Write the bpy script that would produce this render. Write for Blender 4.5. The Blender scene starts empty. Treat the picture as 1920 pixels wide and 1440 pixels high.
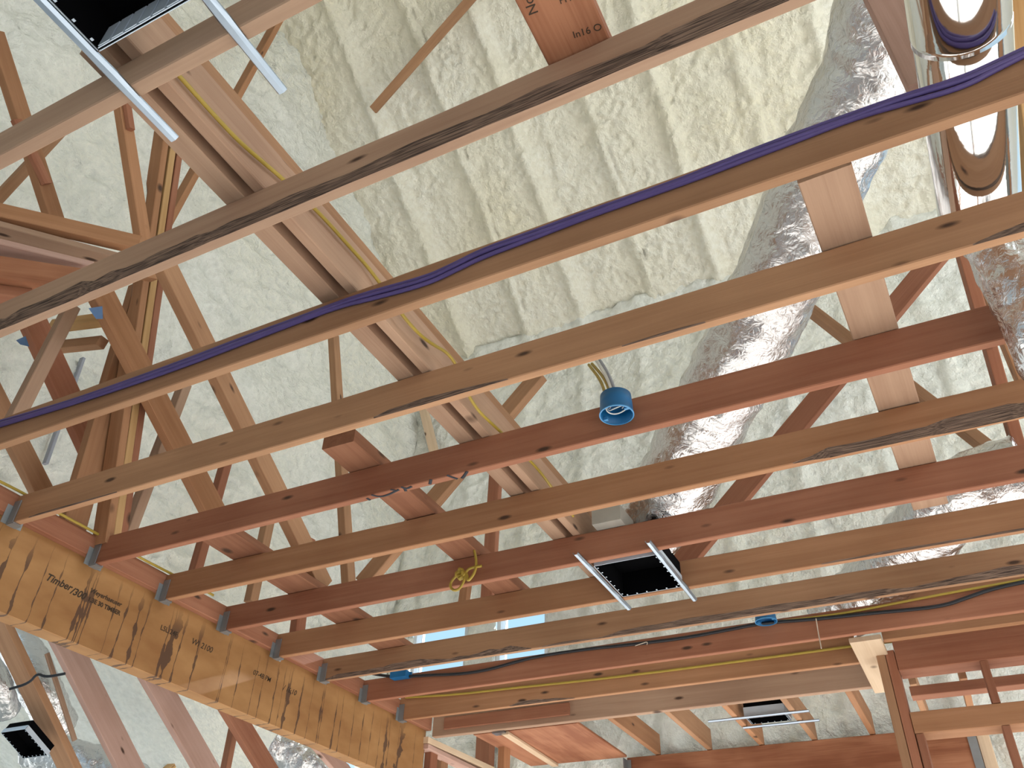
import bpy, bmesh, math, random
import numpy as np
from mathutils import Vector, Matrix, noise as mnoise

# ------------------------------------------------------------------ camera
scene = bpy.context.scene
col = scene.collection
CAM = np.array([3.17374, -0.52185, -1.53946])
ROT = np.array([[0.89205656, 0.45102589, 0.02847351],
                [-0.25489523, 0.55416753, -0.79241831],
                [-0.37318027, 0.69962419, 0.60931313]])      # rows: right, down, forward
FPX = 1577.79
cam_data = bpy.data.cameras.new('camera')
cam = bpy.data.objects.new('camera', cam_data)
col.objects.link(cam)
cam_data.sensor_width = 36.0
cam_data.lens = 36.0 * FPX / 1920.0
cam_data.clip_start = 0.05
M = Matrix(((ROT[0][0], -ROT[1][0], -ROT[2][0], CAM[0]),
            (ROT[0][1], -ROT[1][1], -ROT[2][1], CAM[1]),
            (ROT[0][2], -ROT[1][2], -ROT[2][2], CAM[2]),
            (0, 0, 0, 1)))
cam.matrix_world = M
scene.camera = cam

# ------------------------------------------------------------------ world, daylight, exposure
world = bpy.data.worlds.new('daylight')
scene.world = world
world.use_nodes = True
wn = world.node_tree
bg = wn.nodes['Background']
# bright hazy sky above the horizon, dim ground below it
wtc = wn.nodes.new('ShaderNodeTexCoord'); wsx = wn.nodes.new('ShaderNodeSeparateXYZ')
wn.links.new(wtc.outputs['Generated'], wsx.inputs[0])
wr = wn.nodes.new('ShaderNodeValToRGB'); wmr = wn.nodes.new('ShaderNodeMapRange')
wmr.inputs['From Min'].default_value = -0.25; wmr.inputs['From Max'].default_value = 0.5
wn.links.new(wsx.outputs['Z'], wmr.inputs[0]); wn.links.new(wmr.outputs[0], wr.inputs[0])
wr.color_ramp.elements[0].position = 0.25; wr.color_ramp.elements[0].color = (0.16, 0.16, 0.14, 1)
wr.color_ramp.elements[1].position = 0.42; wr.color_ramp.elements[1].color = (0.62, 0.84, 1.0, 1)
wn.links.new(wr.outputs[0], bg.inputs['Color'])
bg.inputs['Strength'].default_value = 1.0
# low sun shining in under the back wall onto the floor; its bounce lights everything from below
sd = bpy.data.lights.new('sun', 'SUN'); sd.energy = 20.0; sd.angle = math.radians(2); sd.color = (1.0, 0.985, 0.95)
so = bpy.data.objects.new('sun', sd); col.objects.link(so)
so.rotation_euler = Vector((-0.12, -1.0, -0.53)).to_track_quat('-Z', 'Y').to_euler()

def area_light(name, loc, target, sx, sy, power, color):
    d = bpy.data.lights.new(name, 'AREA')
    d.shape = 'RECTANGLE'; d.size = sx; d.size_y = sy
    d.energy = power; d.color = color
    o = bpy.data.objects.new(name, d); col.objects.link(o)
    o.location = loc
    o.rotation_euler = (Vector(target) - Vector(loc)).to_track_quat('-Z', 'Y').to_euler()
    return o
# daylight through the big window opening of the left bay
area_light('daylight_left_opening', (-8.5, 3.0, -1.0), (0.0, 3.0, 0.6), 4.0, 2.6, 48, (0.84, 0.96, 1.0))
# added fill lamp high on the right, out of view, brightens the foam
area_light('added_fill_right', (7.6, 1.6, 3.3), (-1.3, 3.2, 2.4), 3.4, 3.0, 150, (0.88, 0.96, 1.0))

scene.view_settings.view_transform = 'Standard'
scene.view_settings.look = 'None'
scene.view_settings.exposure = 0.12
scene.view_settings.gamma = 1.0
scene.view_settings.use_curve_mapping = False

# ------------------------------------------------------------------ helpers: where a photo point lies on a plane of the building
def ray(px, py):
    return ROT.T @ np.array([(px - 960) / FPX, (py - 720) / FPX, 1.0])
def at(px, py, axis, v):
    r = ray(px, py); k = 'xyz'.index(axis)
    return Vector(CAM + (v - CAM[k]) / r[k] * r)
def rng(i): return random.Random(i)

def tag(o, label=None, cat=None, group=None, kind=None):
    if label: o['label'] = label
    if cat: o['category'] = cat
    if group: o['group'] = group
    if kind: o['kind'] = kind
    return o
def link(o, parent=None):
    col.objects.link(o)
    if parent is not None: o.parent = parent
    return o
def mesh(name, verts, faces, mats, parent=None, smooth=False, midx=None):
    me = bpy.data.meshes.new(name)
    me.from_pydata([tuple(v) for v in verts], [], faces)
    for m in (mats if isinstance(mats, (list, tuple)) else [mats]): me.materials.append(m)
    if midx is not None: me.polygons.foreach_set('material_index', midx)
    if smooth: me.polygons.foreach_set('use_smooth', [True] * len(me.polygons))
    me.update()
    return link(bpy.data.objects.new(name, me), parent)
def empty(name, loc=(0, 0, 0), label=None, cat=None, group=None):
    o = bpy.data.objects.new(name, None); o.empty_display_size = 0.1
    o.location = loc; link(o)
    return tag(o, label, cat, group)
def struct(o): o['kind'] = 'structure'; return o

# ------------------------------------------------------------------ materials
def new_mat(name):
    m = bpy.data.materials.new(name); m.use_nodes = True
    return m, m.node_tree.nodes, m.node_tree.links, m.node_tree.nodes['Principled BSDF']

def wood_mat(name, a, b, knot=(0.06, 0.03, 0.018), rough=0.75, knots=0.13, grain=1.0, contrast=1.0):
    """lumber: grain runs along local X"""
    m, N, L, P = new_mat(name)
    tc = N.new('ShaderNodeTexCoord'); oi = N.new('ShaderNodeObjectInfo')
    add = N.new('ShaderNodeVectorMath'); add.operation = 'MULTIPLY_ADD'
    L.new(oi.outputs['Random'], add.inputs[0]); add.inputs[1].default_value = (37, 11, 23); L.new(tc.outputs['Object'], add.inputs[2])
    mp = N.new('ShaderNodeMapping'); L.new(add.outputs[0], mp.inputs['Vector'])
    mp.inputs['Scale'].default_value = (0.9, 22 * grain, 22 * grain)
    n1 = N.new('ShaderNodeTexNoise'); n1.inputs['Scale'].default_value = 1.6; n1.inputs['Detail'].default_value = 6; n1.inputs['Distortion'].default_value = 0.5
    L.new(mp.outputs[0], n1.inputs['Vector'])
    n2 = N.new('ShaderNodeTexNoise'); n2.inputs['Scale'].default_value = 2.2; n2.inputs['Detail'].default_value = 3
    L.new(add.outputs[0], n2.inputs['Vector'])
    mp3 = N.new('ShaderNodeMapping'); L.new(add.outputs[0], mp3.inputs['Vector']); mp3.inputs['Scale'].default_value = (3, 130, 130)
    n3 = N.new('ShaderNodeTexNoise'); n3.inputs['Scale'].default_value = 1.5; n3.inputs['Detail'].default_value = 2
    L.new(mp3.outputs[0], n3.inputs['Vector'])
    s = N.new('ShaderNodeMath'); s.operation = 'ADD'; L.new(n1.outputs['Fac'], s.inputs[0]); L.new(n2.outputs['Fac'], s.inputs[1])
    s2 = N.new('ShaderNodeMath'); s2.operation = 'MULTIPLY_ADD'; L.new(n3.outputs['Fac'], s2.inputs[0]); s2.inputs[1].default_value = 0.35; L.new(s.outputs[0], s2.inputs[2])
    mr = N.new('ShaderNodeMapRange'); L.new(s2.outputs[0], mr.inputs['Value'])
    mr.inputs['From Min'].default_value = 1.17 - 0.34 / contrast; mr.inputs['From Max'].default_value = 1.17 + 0.34 / contrast
    mix = N.new('ShaderNodeMix'); mix.data_type = 'RGBA'; L.new(mr.outputs[0], mix.inputs['Factor'])
    mix.inputs['A'].default_value = (*a, 1); mix.inputs['B'].default_value = (*b, 1)
    # knots
    mk = N.new('ShaderNodeMapping'); L.new(add.outputs[0], mk.inputs['Vector']); mk.inputs['Scale'].default_value = (2.6, 3.5, 8.0)
    v = N.new('ShaderNodeTexVoronoi'); v.inputs['Scale'].default_value = 1.35; L.new(mk.outputs[0], v.inputs['Vector'])
    kr = N.new('ShaderNodeMapRange'); L.new(v.outputs['Distance'], kr.inputs['Value'])
    kr.inputs['From Min'].default_value = knots; kr.inputs['From Max'].default_value = knots * 0.45
    kmix = N.new('ShaderNodeMix'); kmix.data_type = 'RGBA'; L.new(kr.outputs[0], kmix.inputs['Factor'])
    L.new(mix.outputs['Result'], kmix.inputs['A']); kmix.inputs['B'].default_value = (*knot, 1)
    hs = N.new('ShaderNodeHueSaturation'); L.new(kmix.outputs['Result'], hs.inputs['Color'])
    vr = N.new('ShaderNodeMapRange'); L.new(oi.outputs['Random'], vr.inputs['Value']); vr.inputs['To Min'].default_value = 0.88; vr.inputs['To Max'].default_value = 1.12
    L.new(vr.outputs[0], hs.inputs['Value'])
    L.new(hs.outputs[0], P.inputs['Base Color'])
    P.inputs['Roughness'].default_value = rough
    P.inputs['Specular IOR Level'].default_value = 0.25
    bp = N.new('ShaderNodeBump'); bp.inputs['Strength'].default_value = 0.25; bp.inputs['Distance'].default_value = 0.004
    L.new(s2.outputs[0], bp.inputs['Height']); L.new(bp.outputs[0], P.inputs['Normal'])
    return m

W_TAN = wood_mat('wood_tan', (0.278, 0.141, 0.074), (0.395, 0.217, 0.120))
W_GREY = wood_mat('wood_grey_brown', (0.314, 0.185, 0.122), (0.427, 0.273, 0.185))
W_RED = wood_mat('wood_reddish', (0.233, 0.084, 0.045), (0.335, 0.144, 0.083))
W_RED_SHADED = wood_mat('wood_reddish_shaded', (0.177, 0.068, 0.036), (0.260, 0.116, 0.065))  # reddish wood with the joists' shade put into its colour
W_BRN = wood_mat('wood_brown', (0.279, 0.128, 0.061), (0.391, 0.196, 0.101))
W_PALE = wood_mat('wood_pale', (0.55, 0.39, 0.26), (0.68, 0.51, 0.36))
W_PINK = wood_mat('wood_pinkish', (0.399, 0.238, 0.189), (0.522, 0.334, 0.277))
W_OCH = wood_mat('wood_ochre', (0.38, 0.21, 0.08), (0.52, 0.32, 0.15))
W_PLY = wood_mat('plywood_red_brown', (0.242, 0.084, 0.040), (0.409, 0.176, 0.094), grain=0.35, contrast=1.7, knots=0.05)
BARK, _N, _L, _P = new_mat('bark')
_n = _N.new('ShaderNodeTexNoise'); _n.inputs['Scale'].default_value = 38; _n.inputs['Detail'].default_value = 6
_r = _N.new('ShaderNodeValToRGB'); _L.new(_n.outputs['Fac'], _r.inputs[0])
_r.color_ramp.elements[0].position = 0.36; _r.color_ramp.elements[0].color = (0.05, 0.028, 0.02, 1)
_r.color_ramp.elements[1].position = 0.66; _r.color_ramp.elements[1].color = (0.31, 0.20, 0.145, 1)
_L.new(_r.outputs[0], _P.inputs['Base Color']); _P.inputs['Roughness'].default_value = 0.95
_b = _N.new('ShaderNodeBump'); _b.inputs['Strength'].default_value = 0.8; _b.inputs['Distance'].default_value = 0.01
_L.new(_n.outputs['Fac'], _b.inputs['Height']); _L.new(_b.outputs[0], _P.inputs['Normal'])

def simple(name, color, rough=0.6, metal=0.0, spec=0.4):
    m, N, L, P = new_mat(name)
    n = N.new('ShaderNodeTexNoise'); n.inputs['Scale'].default_value = 14; n.inputs['Detail'].default_value = 3
    tc = N.new('ShaderNodeTexCoord'); L.new(tc.outputs['Object'], n.inputs['Vector'])
    mx = N.new('ShaderNodeMix'); mx.data_type = 'RGBA'; L.new(n.outputs['Fac'], mx.inputs['Factor'])
    mx.inputs['A'].default_value = (*[c * 0.82 for c in color], 1); mx.inputs['B'].default_value = (*[min(1, c * 1.15) for c in color], 1)
    L.new(mx.outputs['Result'], P.inputs['Base Color'])
    P.inputs['Roughness'].default_value = rough; P.inputs['Metallic'].default_value = metal; P.inputs['Specular IOR Level'].default_value = spec
    return m
GALV = simple('galvanised_steel', (0.35, 0.41, 0.49), 0.30, 1.0)
HANGER = simple('dull_galvanised_steel', (0.30, 0.31, 0.32), 0.55, 0.8)
BLACK = simple('black_enamel', (0.0015, 0.0015, 0.002), 0.9, 0.0, 0.05)
RIM = simple('zinc_rim', (0.58, 0.65, 0.74), 0.38, 0.35)
BLUE = simple('blue_plastic', (0.003, 0.105, 0.27), 0.45)
BLUE_IN = simple('blue_plastic_rim', (0.05, 0.22, 0.45), 0.4)
PURPLE = simple('purple_cable', (0.085, 0.058, 0.20), 0.45)
YELLOW = simple('yellow_cable', (0.36, 0.245, 0.035), 0.5)
CABLE_BLACK = simple('black_cable', (0.012, 0.012, 0.016), 0.45)
CABLE_GREY = simple('grey_cable', (0.30, 0.31, 0.36), 0.5)
CABLE_WHITE = simple('white_wire', (0.75, 0.72, 0.68), 0.5)
INK = simple('marker_ink', (0.012, 0.014, 0.022), 0.7)
PAINT_BLUE = simple('blue_marking', (0.10, 0.18, 0.34), 0.7)
STAMP = simple('stamp_ink', (0.045, 0.028, 0.016), 0.8)
BOOT = simple('dull_sheet_metal', (0.40, 0.38, 0.34), 0.6, 0.2)
CONCRETE = simple('concrete_slab', (0.58, 0.56, 0.53), 0.8)
STRING = simple('string', (0.55, 0.45, 0.36), 0.8)

def foil_mat(name, color, rough, bump, scale, stretch=(1, 1, 1)):
    m, N, L, P = new_mat(name)
    tc = N.new('ShaderNodeTexCoord'); mp = N.new('ShaderNodeMapping'); mp.inputs['Scale'].default_value = stretch
    L.new(tc.outputs['Object'], mp.inputs['Vector'])
    n = N.new('ShaderNodeTexNoise'); n.inputs['Scale'].default_value = scale; n.inputs['Detail'].default_value = 4; n.inputs['Distortion'].default_value = 1.2
    L.new(mp.outputs[0], n.inputs['Vector'])
    b = N.new('ShaderNodeBump'); b.inputs['Strength'].default_value = bump; b.inputs['Distance'].default_value = 0.02
    L.new(n.outputs['Fac'], b.inputs['Height']); L.new(b.outputs[0], P.inputs['Normal'])
    P.inputs['Base Color'].default_value = (*color, 1); P.inputs['Metallic'].default_value = 1.0; P.inputs['Roughness'].default_value = rough
    return m
FOIL = foil_mat('crinkled_foil', (0.70, 0.69, 0.70), 0.24, 0.45, 30)
DUCT = foil_mat('polished_duct', (0.82, 0.82, 0.82), 0.07, 0.05, 4)

def foam_mat(name, c_hi, c_lo, yellow, patch=0.7):
    m, N, L, P = new_mat(name)
    tc = N.new('ShaderNodeTexCoord')
    n = N.new('ShaderNodeTexNoise'); n.inputs['Scale'].default_value = patch; n.inputs['Detail'].default_value = 4
    L.new(tc.outputs['Object'], n.inputs['Vector'])
    r = N.new('ShaderNodeMapRange'); L.new(n.outputs['Fac'], r.inputs[0]); r.inputs['From Min'].default_value = 0.4; r.inputs['From Max'].default_value = 0.62
    mx = N.new('ShaderNodeMix'); mx.data_type = 'RGBA'; L.new(r.outputs[0], mx.inputs['Factor'])
    mx.inputs['A'].default_value = (*c_hi, 1); mx.inputs['B'].default_value = (*yellow, 1)
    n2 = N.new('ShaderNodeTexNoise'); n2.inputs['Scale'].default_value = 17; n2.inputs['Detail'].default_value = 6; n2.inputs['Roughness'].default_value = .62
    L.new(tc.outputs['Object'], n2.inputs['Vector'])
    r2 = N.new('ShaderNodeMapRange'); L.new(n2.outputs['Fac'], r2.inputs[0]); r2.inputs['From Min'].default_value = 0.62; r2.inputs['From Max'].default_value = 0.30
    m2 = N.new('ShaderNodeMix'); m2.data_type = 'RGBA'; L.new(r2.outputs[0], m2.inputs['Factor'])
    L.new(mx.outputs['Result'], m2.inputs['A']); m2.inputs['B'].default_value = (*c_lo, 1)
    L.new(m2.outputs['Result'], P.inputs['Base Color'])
    P.inputs['Roughness'].default_value = 0.85; P.inputs['Specular IOR Level'].default_value = 0.2
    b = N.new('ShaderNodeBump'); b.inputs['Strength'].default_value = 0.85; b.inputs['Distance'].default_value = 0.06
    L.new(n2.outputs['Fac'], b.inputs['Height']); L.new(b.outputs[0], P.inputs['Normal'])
    return m
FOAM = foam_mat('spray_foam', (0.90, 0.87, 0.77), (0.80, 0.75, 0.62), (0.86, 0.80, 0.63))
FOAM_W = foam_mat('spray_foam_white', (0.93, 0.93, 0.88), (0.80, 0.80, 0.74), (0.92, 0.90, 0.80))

def box_verts(x0, x1, y0, y1, z0, z1):
    return [(x0, y0, z0), (x1, y0, z0), (x1, y1, z0), (x0, y1, z0), (x0, y0, z1), (x1, y0, z1), (x1, y1, z1), (x0, y1, z1)]
BOXF = [(0, 3, 2, 1), (4, 5, 6, 7), (0, 1, 5, 4), (1, 2, 6, 5), (2, 3, 7, 6), (3, 0, 4, 7)]
def boxes(name, bs, mat, parent=None):
    vs, fs = [], []
    for b in bs:
        k = len(vs); vs += box_verts(*b); fs += [tuple(i + k for i in f) for f in BOXF]
    return mesh(name, vs, fs, mat, parent)
# ------------------------------------------------------------------ foam-covered surfaces of the setting
def _hash(ix, iy, seed):
    h = (ix * 374761393 + iy * 668265263 + seed * 974711) & 0xffffffff
    h = ((h ^ (h >> 13)) * 1274126177) & 0xffffffff
    return ((h ^ (h >> 16)) & 0xffff) / 65535.0
def vnoise(x, y, seed):
    ix = np.floor(x).astype(np.int64); iy = np.floor(y).astype(np.int64)
    fx = x - ix; fy = y - iy
    fx = fx * fx * (3 - 2 * fx); fy = fy * fy * (3 - 2 * fy)
    a = _hash(ix, iy, seed); b = _hash(ix + 1, iy, seed); c = _hash(ix, iy + 1, seed); d = _hash(ix + 1, iy + 1, seed)
    return (a * (1 - fx) + b * fx) * (1 - fy) + (c * (1 - fx) + d * fx) * fy
def lumps(u, v, seed, cell):
    wx = (vnoise(u / cell * 0.7, v / cell * 0.7, seed + 5) - .5) * 1.6; wy = (vnoise(u / cell * .7 + 9, v / cell * .7, seed + 6) - .5) * 1.6
    h = 1 - np.abs(2 * vnoise(u / cell + wx, v / cell + wy, seed) - 1)
    h2 = 1 - np.abs(2 * vnoise(u / cell * 2.1 + wx, v / cell * 2.1 + wy, seed + 1) - 1)
    h3 = vnoise(u / cell * 4.3, v / cell * 4.3, seed + 2)
    return h * 0.55 + h2 * 0.30 + h3 * 0.2
def foam_sheet(name, org, U, V, lu, lv, res, mat, hfun, holes=(), thick=0.12):
    """bumpy sheet at org + u*U + v*V, bulging towards U x V, with a flat back so it has real thickness"""
    U = np.array(U, float); V = np.array(V, float); Nn = np.cross(U, V)
    nu = int(lu / res) + 1; nv = int(lv / res) + 1
    u = np.linspace(0, lu, nu); v = np.linspace(0, lv, nv)
    uu, vv = np.meshgrid(u, v, indexing='ij')
    h = hfun(uu, vv)
    P = np.array(org)[None, None, :] + uu[..., None] * U + vv[..., None] * V + h[..., None] * Nn
    verts = P.reshape(-1, 3)
    idx = np.arange(nu * nv).reshape(nu, nv)
    f = np.stack([idx[:-1, :-1], idx[1:, :-1], idx[1:, 1:], idx[:-1, 1:]], -1)
    cu = (uu[:-1, :-1] + uu[1:, 1:]) / 2; cv = (vv[:-1, :-1] + vv[1:, 1:]) / 2
    keep = np.ones(cu.shape, bool)
    for (a, b, c, d) in holes: keep &= ~((cu > a) & (cu < b) & (cv > c) & (cv < d))
    f = f[keep].reshape(-1, 4)
    me = bpy.data.meshes.new(name)
    me.vertices.add(len(verts)); me.vertices.foreach_set('co', verts.ravel())
    me.loops.add(len(f) * 4); me.loops.foreach_set('vertex_index', f.ravel().astype(np.int32))
    me.polygons.add(len(f)); me.polygons.foreach_set('loop_start', np.arange(0, len(f) * 4, 4, dtype=np.int32))
    me.polygons.foreach_set('use_smooth', np.ones(len(f), bool))
    me.update(calc_edges=True); me.validate()
    me.materials.append(mat)
    o = link(bpy.data.objects.new(name, me))
    sd = o.modifiers.new('thickness', 'SOLIDIFY'); sd.thickness = thick; sd.offset = -1
    return o

YW, ZW, SL = 5.6, 4.3, 0.70                       # back wall, its top, roof pitch
XL = -1.30                                        # foam wall on the left
ang = math.atan(SL); ca, sa = math.cos(ang), math.sin(ang)
RAFT = [-2.0, -1.25, -0.53, 0.17, 0.83, 1.54, 2.23, 2.95, 3.65, 4.3, 5.0, 5.7, 6.4, 7.1]
def roof_h(u, v):
    x = u + XL
    h = lumps(u, v, 3, 0.10) * 0.062 + vnoise(u / .5, v / .5, 11) * .05
    for i, r in enumerate(RAFT):
        rr = rng(i + 50)
        d = x - (r + 0.03 * (vnoise(v / .4, v * 0 + i, 77) - .5))
        h += (0.035 + 0.05 * rr.random()) * np.exp(-(d / 0.075) ** 2)
        h -= (0.035 if i in (3, 5) else 0.012) * np.exp(-((d - 0.075) / 0.012) ** 2) * (vnoise(v / .25, v * 0 + i, 5) > .35)
        h += (rr.random() - .5) * 0.16 / (1 + np.exp(-(d) / 0.02))
    return h
# the roof slope comes down from behind the camera to the back wall
roof_len = 10.0
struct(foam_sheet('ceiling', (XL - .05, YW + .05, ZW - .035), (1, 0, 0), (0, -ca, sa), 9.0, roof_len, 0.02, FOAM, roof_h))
def wall_h(cell, amp, seed, stud=None):
    def f(u, v):
        h = lumps(u, v, seed, cell) * amp + vnoise(u / .45, v / .45, seed + 3) * amp * 1.1
        if stud:
            d = (u % stud) - stud / 2
            h += 0.035 * np.exp(-(d / .06) ** 2)
        return h
    return f
WIN = [(-0.975, -0.415), (-0.135, 0.345)]; WZ = (0.52, 1.36)
struct(foam_sheet('wall_back', (XL - .1, YW, -0.45), (1, 0, 0), (0, 0, 1), 6.2, 4.82, 0.03, FOAM_W, wall_h(.10, .065, 21, .61),
       holes=[(a - XL + .1, b - XL + .1, WZ[0] + .45, WZ[1] + .45) for a, b in WIN]))
struct(foam_sheet('wall_left', (XL, -2.2, 0.22), (0, 1, 0), (0, 0, 1), 7.9, 8.2, 0.035, FOAM_W, wall_h(.15, .11, 33)))
# the lower vaulted roof of the bay beyond the beam
a2 = math.atan(0.5)
struct(foam_sheet('ceiling_left_bay', (-9.0, 6.5, -0.50), (1, 0, 0), (0, -math.cos(a2), math.sin(a2)), 7.55, 5.9, 0.05, FOAM_W, wall_h(.22, .05, 44)))
struct(boxes('added_wall_back_left', [(-9.0, -1.45, 6.56, 6.66, -2.95, -.5)], FOAM_W))  # unseen, added to keep the sun off the left bay floor
struct(boxes('added_wall_front', [(XL - .1, 7.8, -2.62, -2.5, .10, 10.2)], FOAM_W))  # unseen, added to keep sky light off the near joist faces
struct(boxes('added_wall_right', [(7.68, 7.8, -2.49, -.15, .10, 10.2), (7.68, 7.8, 3.35, 5.7, .10, 10.2), (7.68, 7.8, -.149, 3.349, .10, 1.75), (7.68, 7.8, -.149, 3.349, 4.85, 10.2)], FOAM_W))  # unseen, added to shut out sky; opening made for the fill lamp
struct(mesh('floor', [(-14, -10, -2.95), (12, -10, -2.95), (12, 10, -2.95), (-14, 10, -2.95), (-14, -10, -3.1), (12, -10, -3.1), (12, 10, -3.1), (-14, 10, -3.1)],
            [(0, 1, 2, 3), (7, 6, 5, 4), (0, 4, 5, 1), (1, 5, 6, 2), (2, 6, 7, 3), (3, 7, 4, 0)], CONCRETE))
GLASS, _N, _L, _P = new_mat('window_glass')
_P.inputs['Base Color'].default_value = (0.75, 0.9, 1.0, 1); _P.inputs['Transmission Weight'].default_value = 1.0
_P.inputs['Roughness'].default_value = 0.02; _P.inputs['IOR'].default_value = 1.02
VINYL = simple('white_vinyl', (0.75, 0.80, 0.86), 0.4)
for i, (a, b) in enumerate(WIN):
    t = .035
    w = struct(boxes('window_%d' % (i + 1), [(a, b, YW - .03, YW + .10, WZ[0], WZ[0] + t), (a, b, YW - .03, YW + .10, WZ[1] - t, WZ[1]),
             (a, a + t, YW - .03, YW + .10, WZ[0] + t, WZ[1] - t), (b - t, b, YW - .03, YW + .10, WZ[0] + t, WZ[1] - t)], VINYL))
    boxes('pane', [(a + t, b - t, YW + .05, YW + .056, WZ[0] + t, WZ[1] - t)], GLASS, w)

# ------------------------------------------------------------------ lumber
def board(name, p0, p1, w, h, mat, wide=(0, 1, 0), wane=(), seed=1, parent=None, nseg=None, cham=0.003, bow=0.0):
    """sawn board from p0 to p1; w is measured along `wide`, h across it. wane: (corner, s0, s1, cy, cz) strips where
    the round of the log still shows; corners 0 -y-z, 1 +y-z, 2 +y+z, 3 -y+z"""
    p0 = Vector(p0); p1 = Vector(p1); X = (p1 - p0); ln = X.length; X.normalize()
    Y = Vector(wide); Y = (Y - X * Y.dot(X)).normalized(); Z = X.cross(Y)
    n = nseg or (max(2, int(ln / 0.06)) if wane else 2)
    vs, fs, mi = [], [], []
    sg = [(-1, -1), (1, -1), (1, 1), (-1, 1)]
    for i in range(n + 1):
        s = i / n; x = (s - .5) * ln
        c = []
        for k in range(4):
            cy = cz = cham
            for (kk, s0, s1, ay, az) in wane:
                if kk == k:
                    e = min(1.0, max(0.0, (s - s0) / .02)) * min(1.0, max(0.0, (s1 - s) / .02))
                    q = 0.76 + 0.6 * (mnoise.noise((x * 3.1 + seed, k * 7.3, 1)) + 0.45 * mnoise.noise((x * 17 + seed, k, 4)))
                    q = max(0.0, min(1.15, q)) * e
                    cy = max(cy, ay * q); cz = max(cz, az * q)
            c.append((cy, cz))
        hy, hz = w / 2, h / 2
        dz = bow * math.sin(s * 3.1416)
        vs += [(x, -hy, -hz + c[0][1] + dz), (x, -hy + c[0][0], -hz + dz), (x, hy - c[1][0], -hz + dz), (x, hy, -hz + c[1][1] + dz),
               (x, hy, hz - c[2][1] + dz), (x, hy - c[2][0], hz + dz), (x, -hy + c[3][0], hz + dz), (x, -hy, hz - c[3][1] + dz)]
    cornerface = {0: 0, 2: 1, 4: 2, 6: 3}
    waned = {kk: (s0, s1) for (kk, s0, s1, _, _) in wane}
    for i in range(n):
        for k in range(8):
            a = i * 8 + k; b = i * 8 + (k + 1) % 8
            fs.append((a, b, b + 8, a + 8))
            cn = cornerface.get(k)
            inw = cn in waned and any(kk == cn and s0 <= (i + .5) / n <= s1 for (kk, s0, s1, _, _) in wane)
            mi.append(1 if inw else 0)
    fs.append(tuple(range(7, -1, -1))); mi.append(0)
    fs.append(tuple(n * 8 + k for k in range(8))); mi.append(0)
    fs = [tuple(reversed(f)) for f in fs]
    o = mesh(name, vs, fs, [mat, BARK], None, midx=mi)
    mw = Matrix.Translation((p0 + p1) / 2) @ Matrix((X, Y, Z)).transposed().to_4x4()
    o.matrix_world = mw
    # outward normals
    bm = bmesh.new(); bm.from_mesh(o.data); bmesh.ops.recalc_face_normals(bm, faces=bm.faces); bm.to_mesh(o.data); bm.free()
    if parent is not None:
        o.parent = parent
        o.matrix_parent_inverse = parent.matrix_world.inverted() if parent.type != 'EMPTY' else Matrix.Translation(-parent.location)
    return o
def tube(name, pts, r, mat, parent=None, sides=8, smooth_iter=3, closed=False):
    """round cable along pts"""
    P = [Vector(p) for p in pts]
    for _ in range(smooth_iter):
        Q = [P[0]]
        for a, b in zip(P[:-1], P[1:]): Q += [a.lerp(b, .25), a.lerp(b, .75)]
        Q.append(P[-1]); P = Q
        if len(P) > 260: break
    vs, fs = [], []
    up = Vector((0.12, 0.3, 1)).normalized()
    for i, p in enumerate(P):
        t = (P[min(i + 1, len(P) - 1)] - P[max(i - 1, 0)])
        if t.length < 1e-9: t = Vector((1, 0, 0))
        t.normalize()
        a = (up - t * up.dot(t))
        a = a.normalized() if a.length > 1e-3 else t.orthogonal().normalized()
        up = a; b = t.cross(a)
        rr = r(i / (len(P) - 1)) if callable(r) else r
        for k in range(sides):
            th = 2 * math.pi * k / sides
            vs.append(p + (a * math.cos(th) + b * math.sin(th)) * rr)
    for i in range(len(P) - 1):
        for k in range(sides):
            k2 = (k + 1) % sides
            fs.append((i * sides + k, i * sides + k2, (i + 1) * sides + k2, (i + 1) * sides + k))
    fs.append(tuple(range(sides - 1, -1, -1))); fs.append(tuple((len(P) - 1) * sides + k for k in range(sides)))
    return mesh(name, vs, fs, mat, parent, smooth=True)
S16 = 0.4064; JH = 0.127; JW = 0.031
GJ = 'ceiling joists running across the room'
def joist(k, x0, x1, mat, label, wane=(), seed=0, JH=JH):
    y = k * S16
    o = board('ceiling_joist', (x0, y + JW / 2, JH / 2), (x1, y + JW / 2, JH / 2), JW, JH, mat, (0, 1, 0), wane, seed or k + 1)
    return tag(o, label, 'joist', GJ)
def js(k, px, py, x1):        # fraction along a joist under a photo point
    return at(px, py, 'y', k * S16).x / x1
XR = 4.7
joist(0, 0.0, XR, W_GREY, 'joist at the upper left, behind the large recessed light', seed=21)
joist(1, 0.0, XR, W_GREY, 'greyish joist with a dark bark strip along its lower edge, above the purple-cable joist',
      [(0, 0.0, 1.0, .007, .060), (3, .45, .62, .006, .010)], seed=3)
joist(2, 0.0, XR, W_TAN, 'tan joist carrying the purple cables along its face', [(3, 0, 1, .010, .006)], seed=8)
joist(3, 0.0, XR, W_TAN, 'tan joist just below the purple-cable joist, streaked with bark on its lower edge',
      [(0, js(3, 690, 790, XR), js(3, 960, 705, XR), .006, .024), (0, js(3, 1150, 650, XR), js(3, 1330, 600, XR), .005, .008),
       (0, js(3, 1830, 460, XR), .97, .006, .03), (3, .3, .9, .012, .005), (0, .02, js(3, 210, 930, XR), .004, .007)], seed=14)
joist(4, 0.0, at(1912, 610, 'y', 4 * S16).x, W_RED, 'reddish joist with the large round blue box and black scribble underneath', seed=5)
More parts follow.
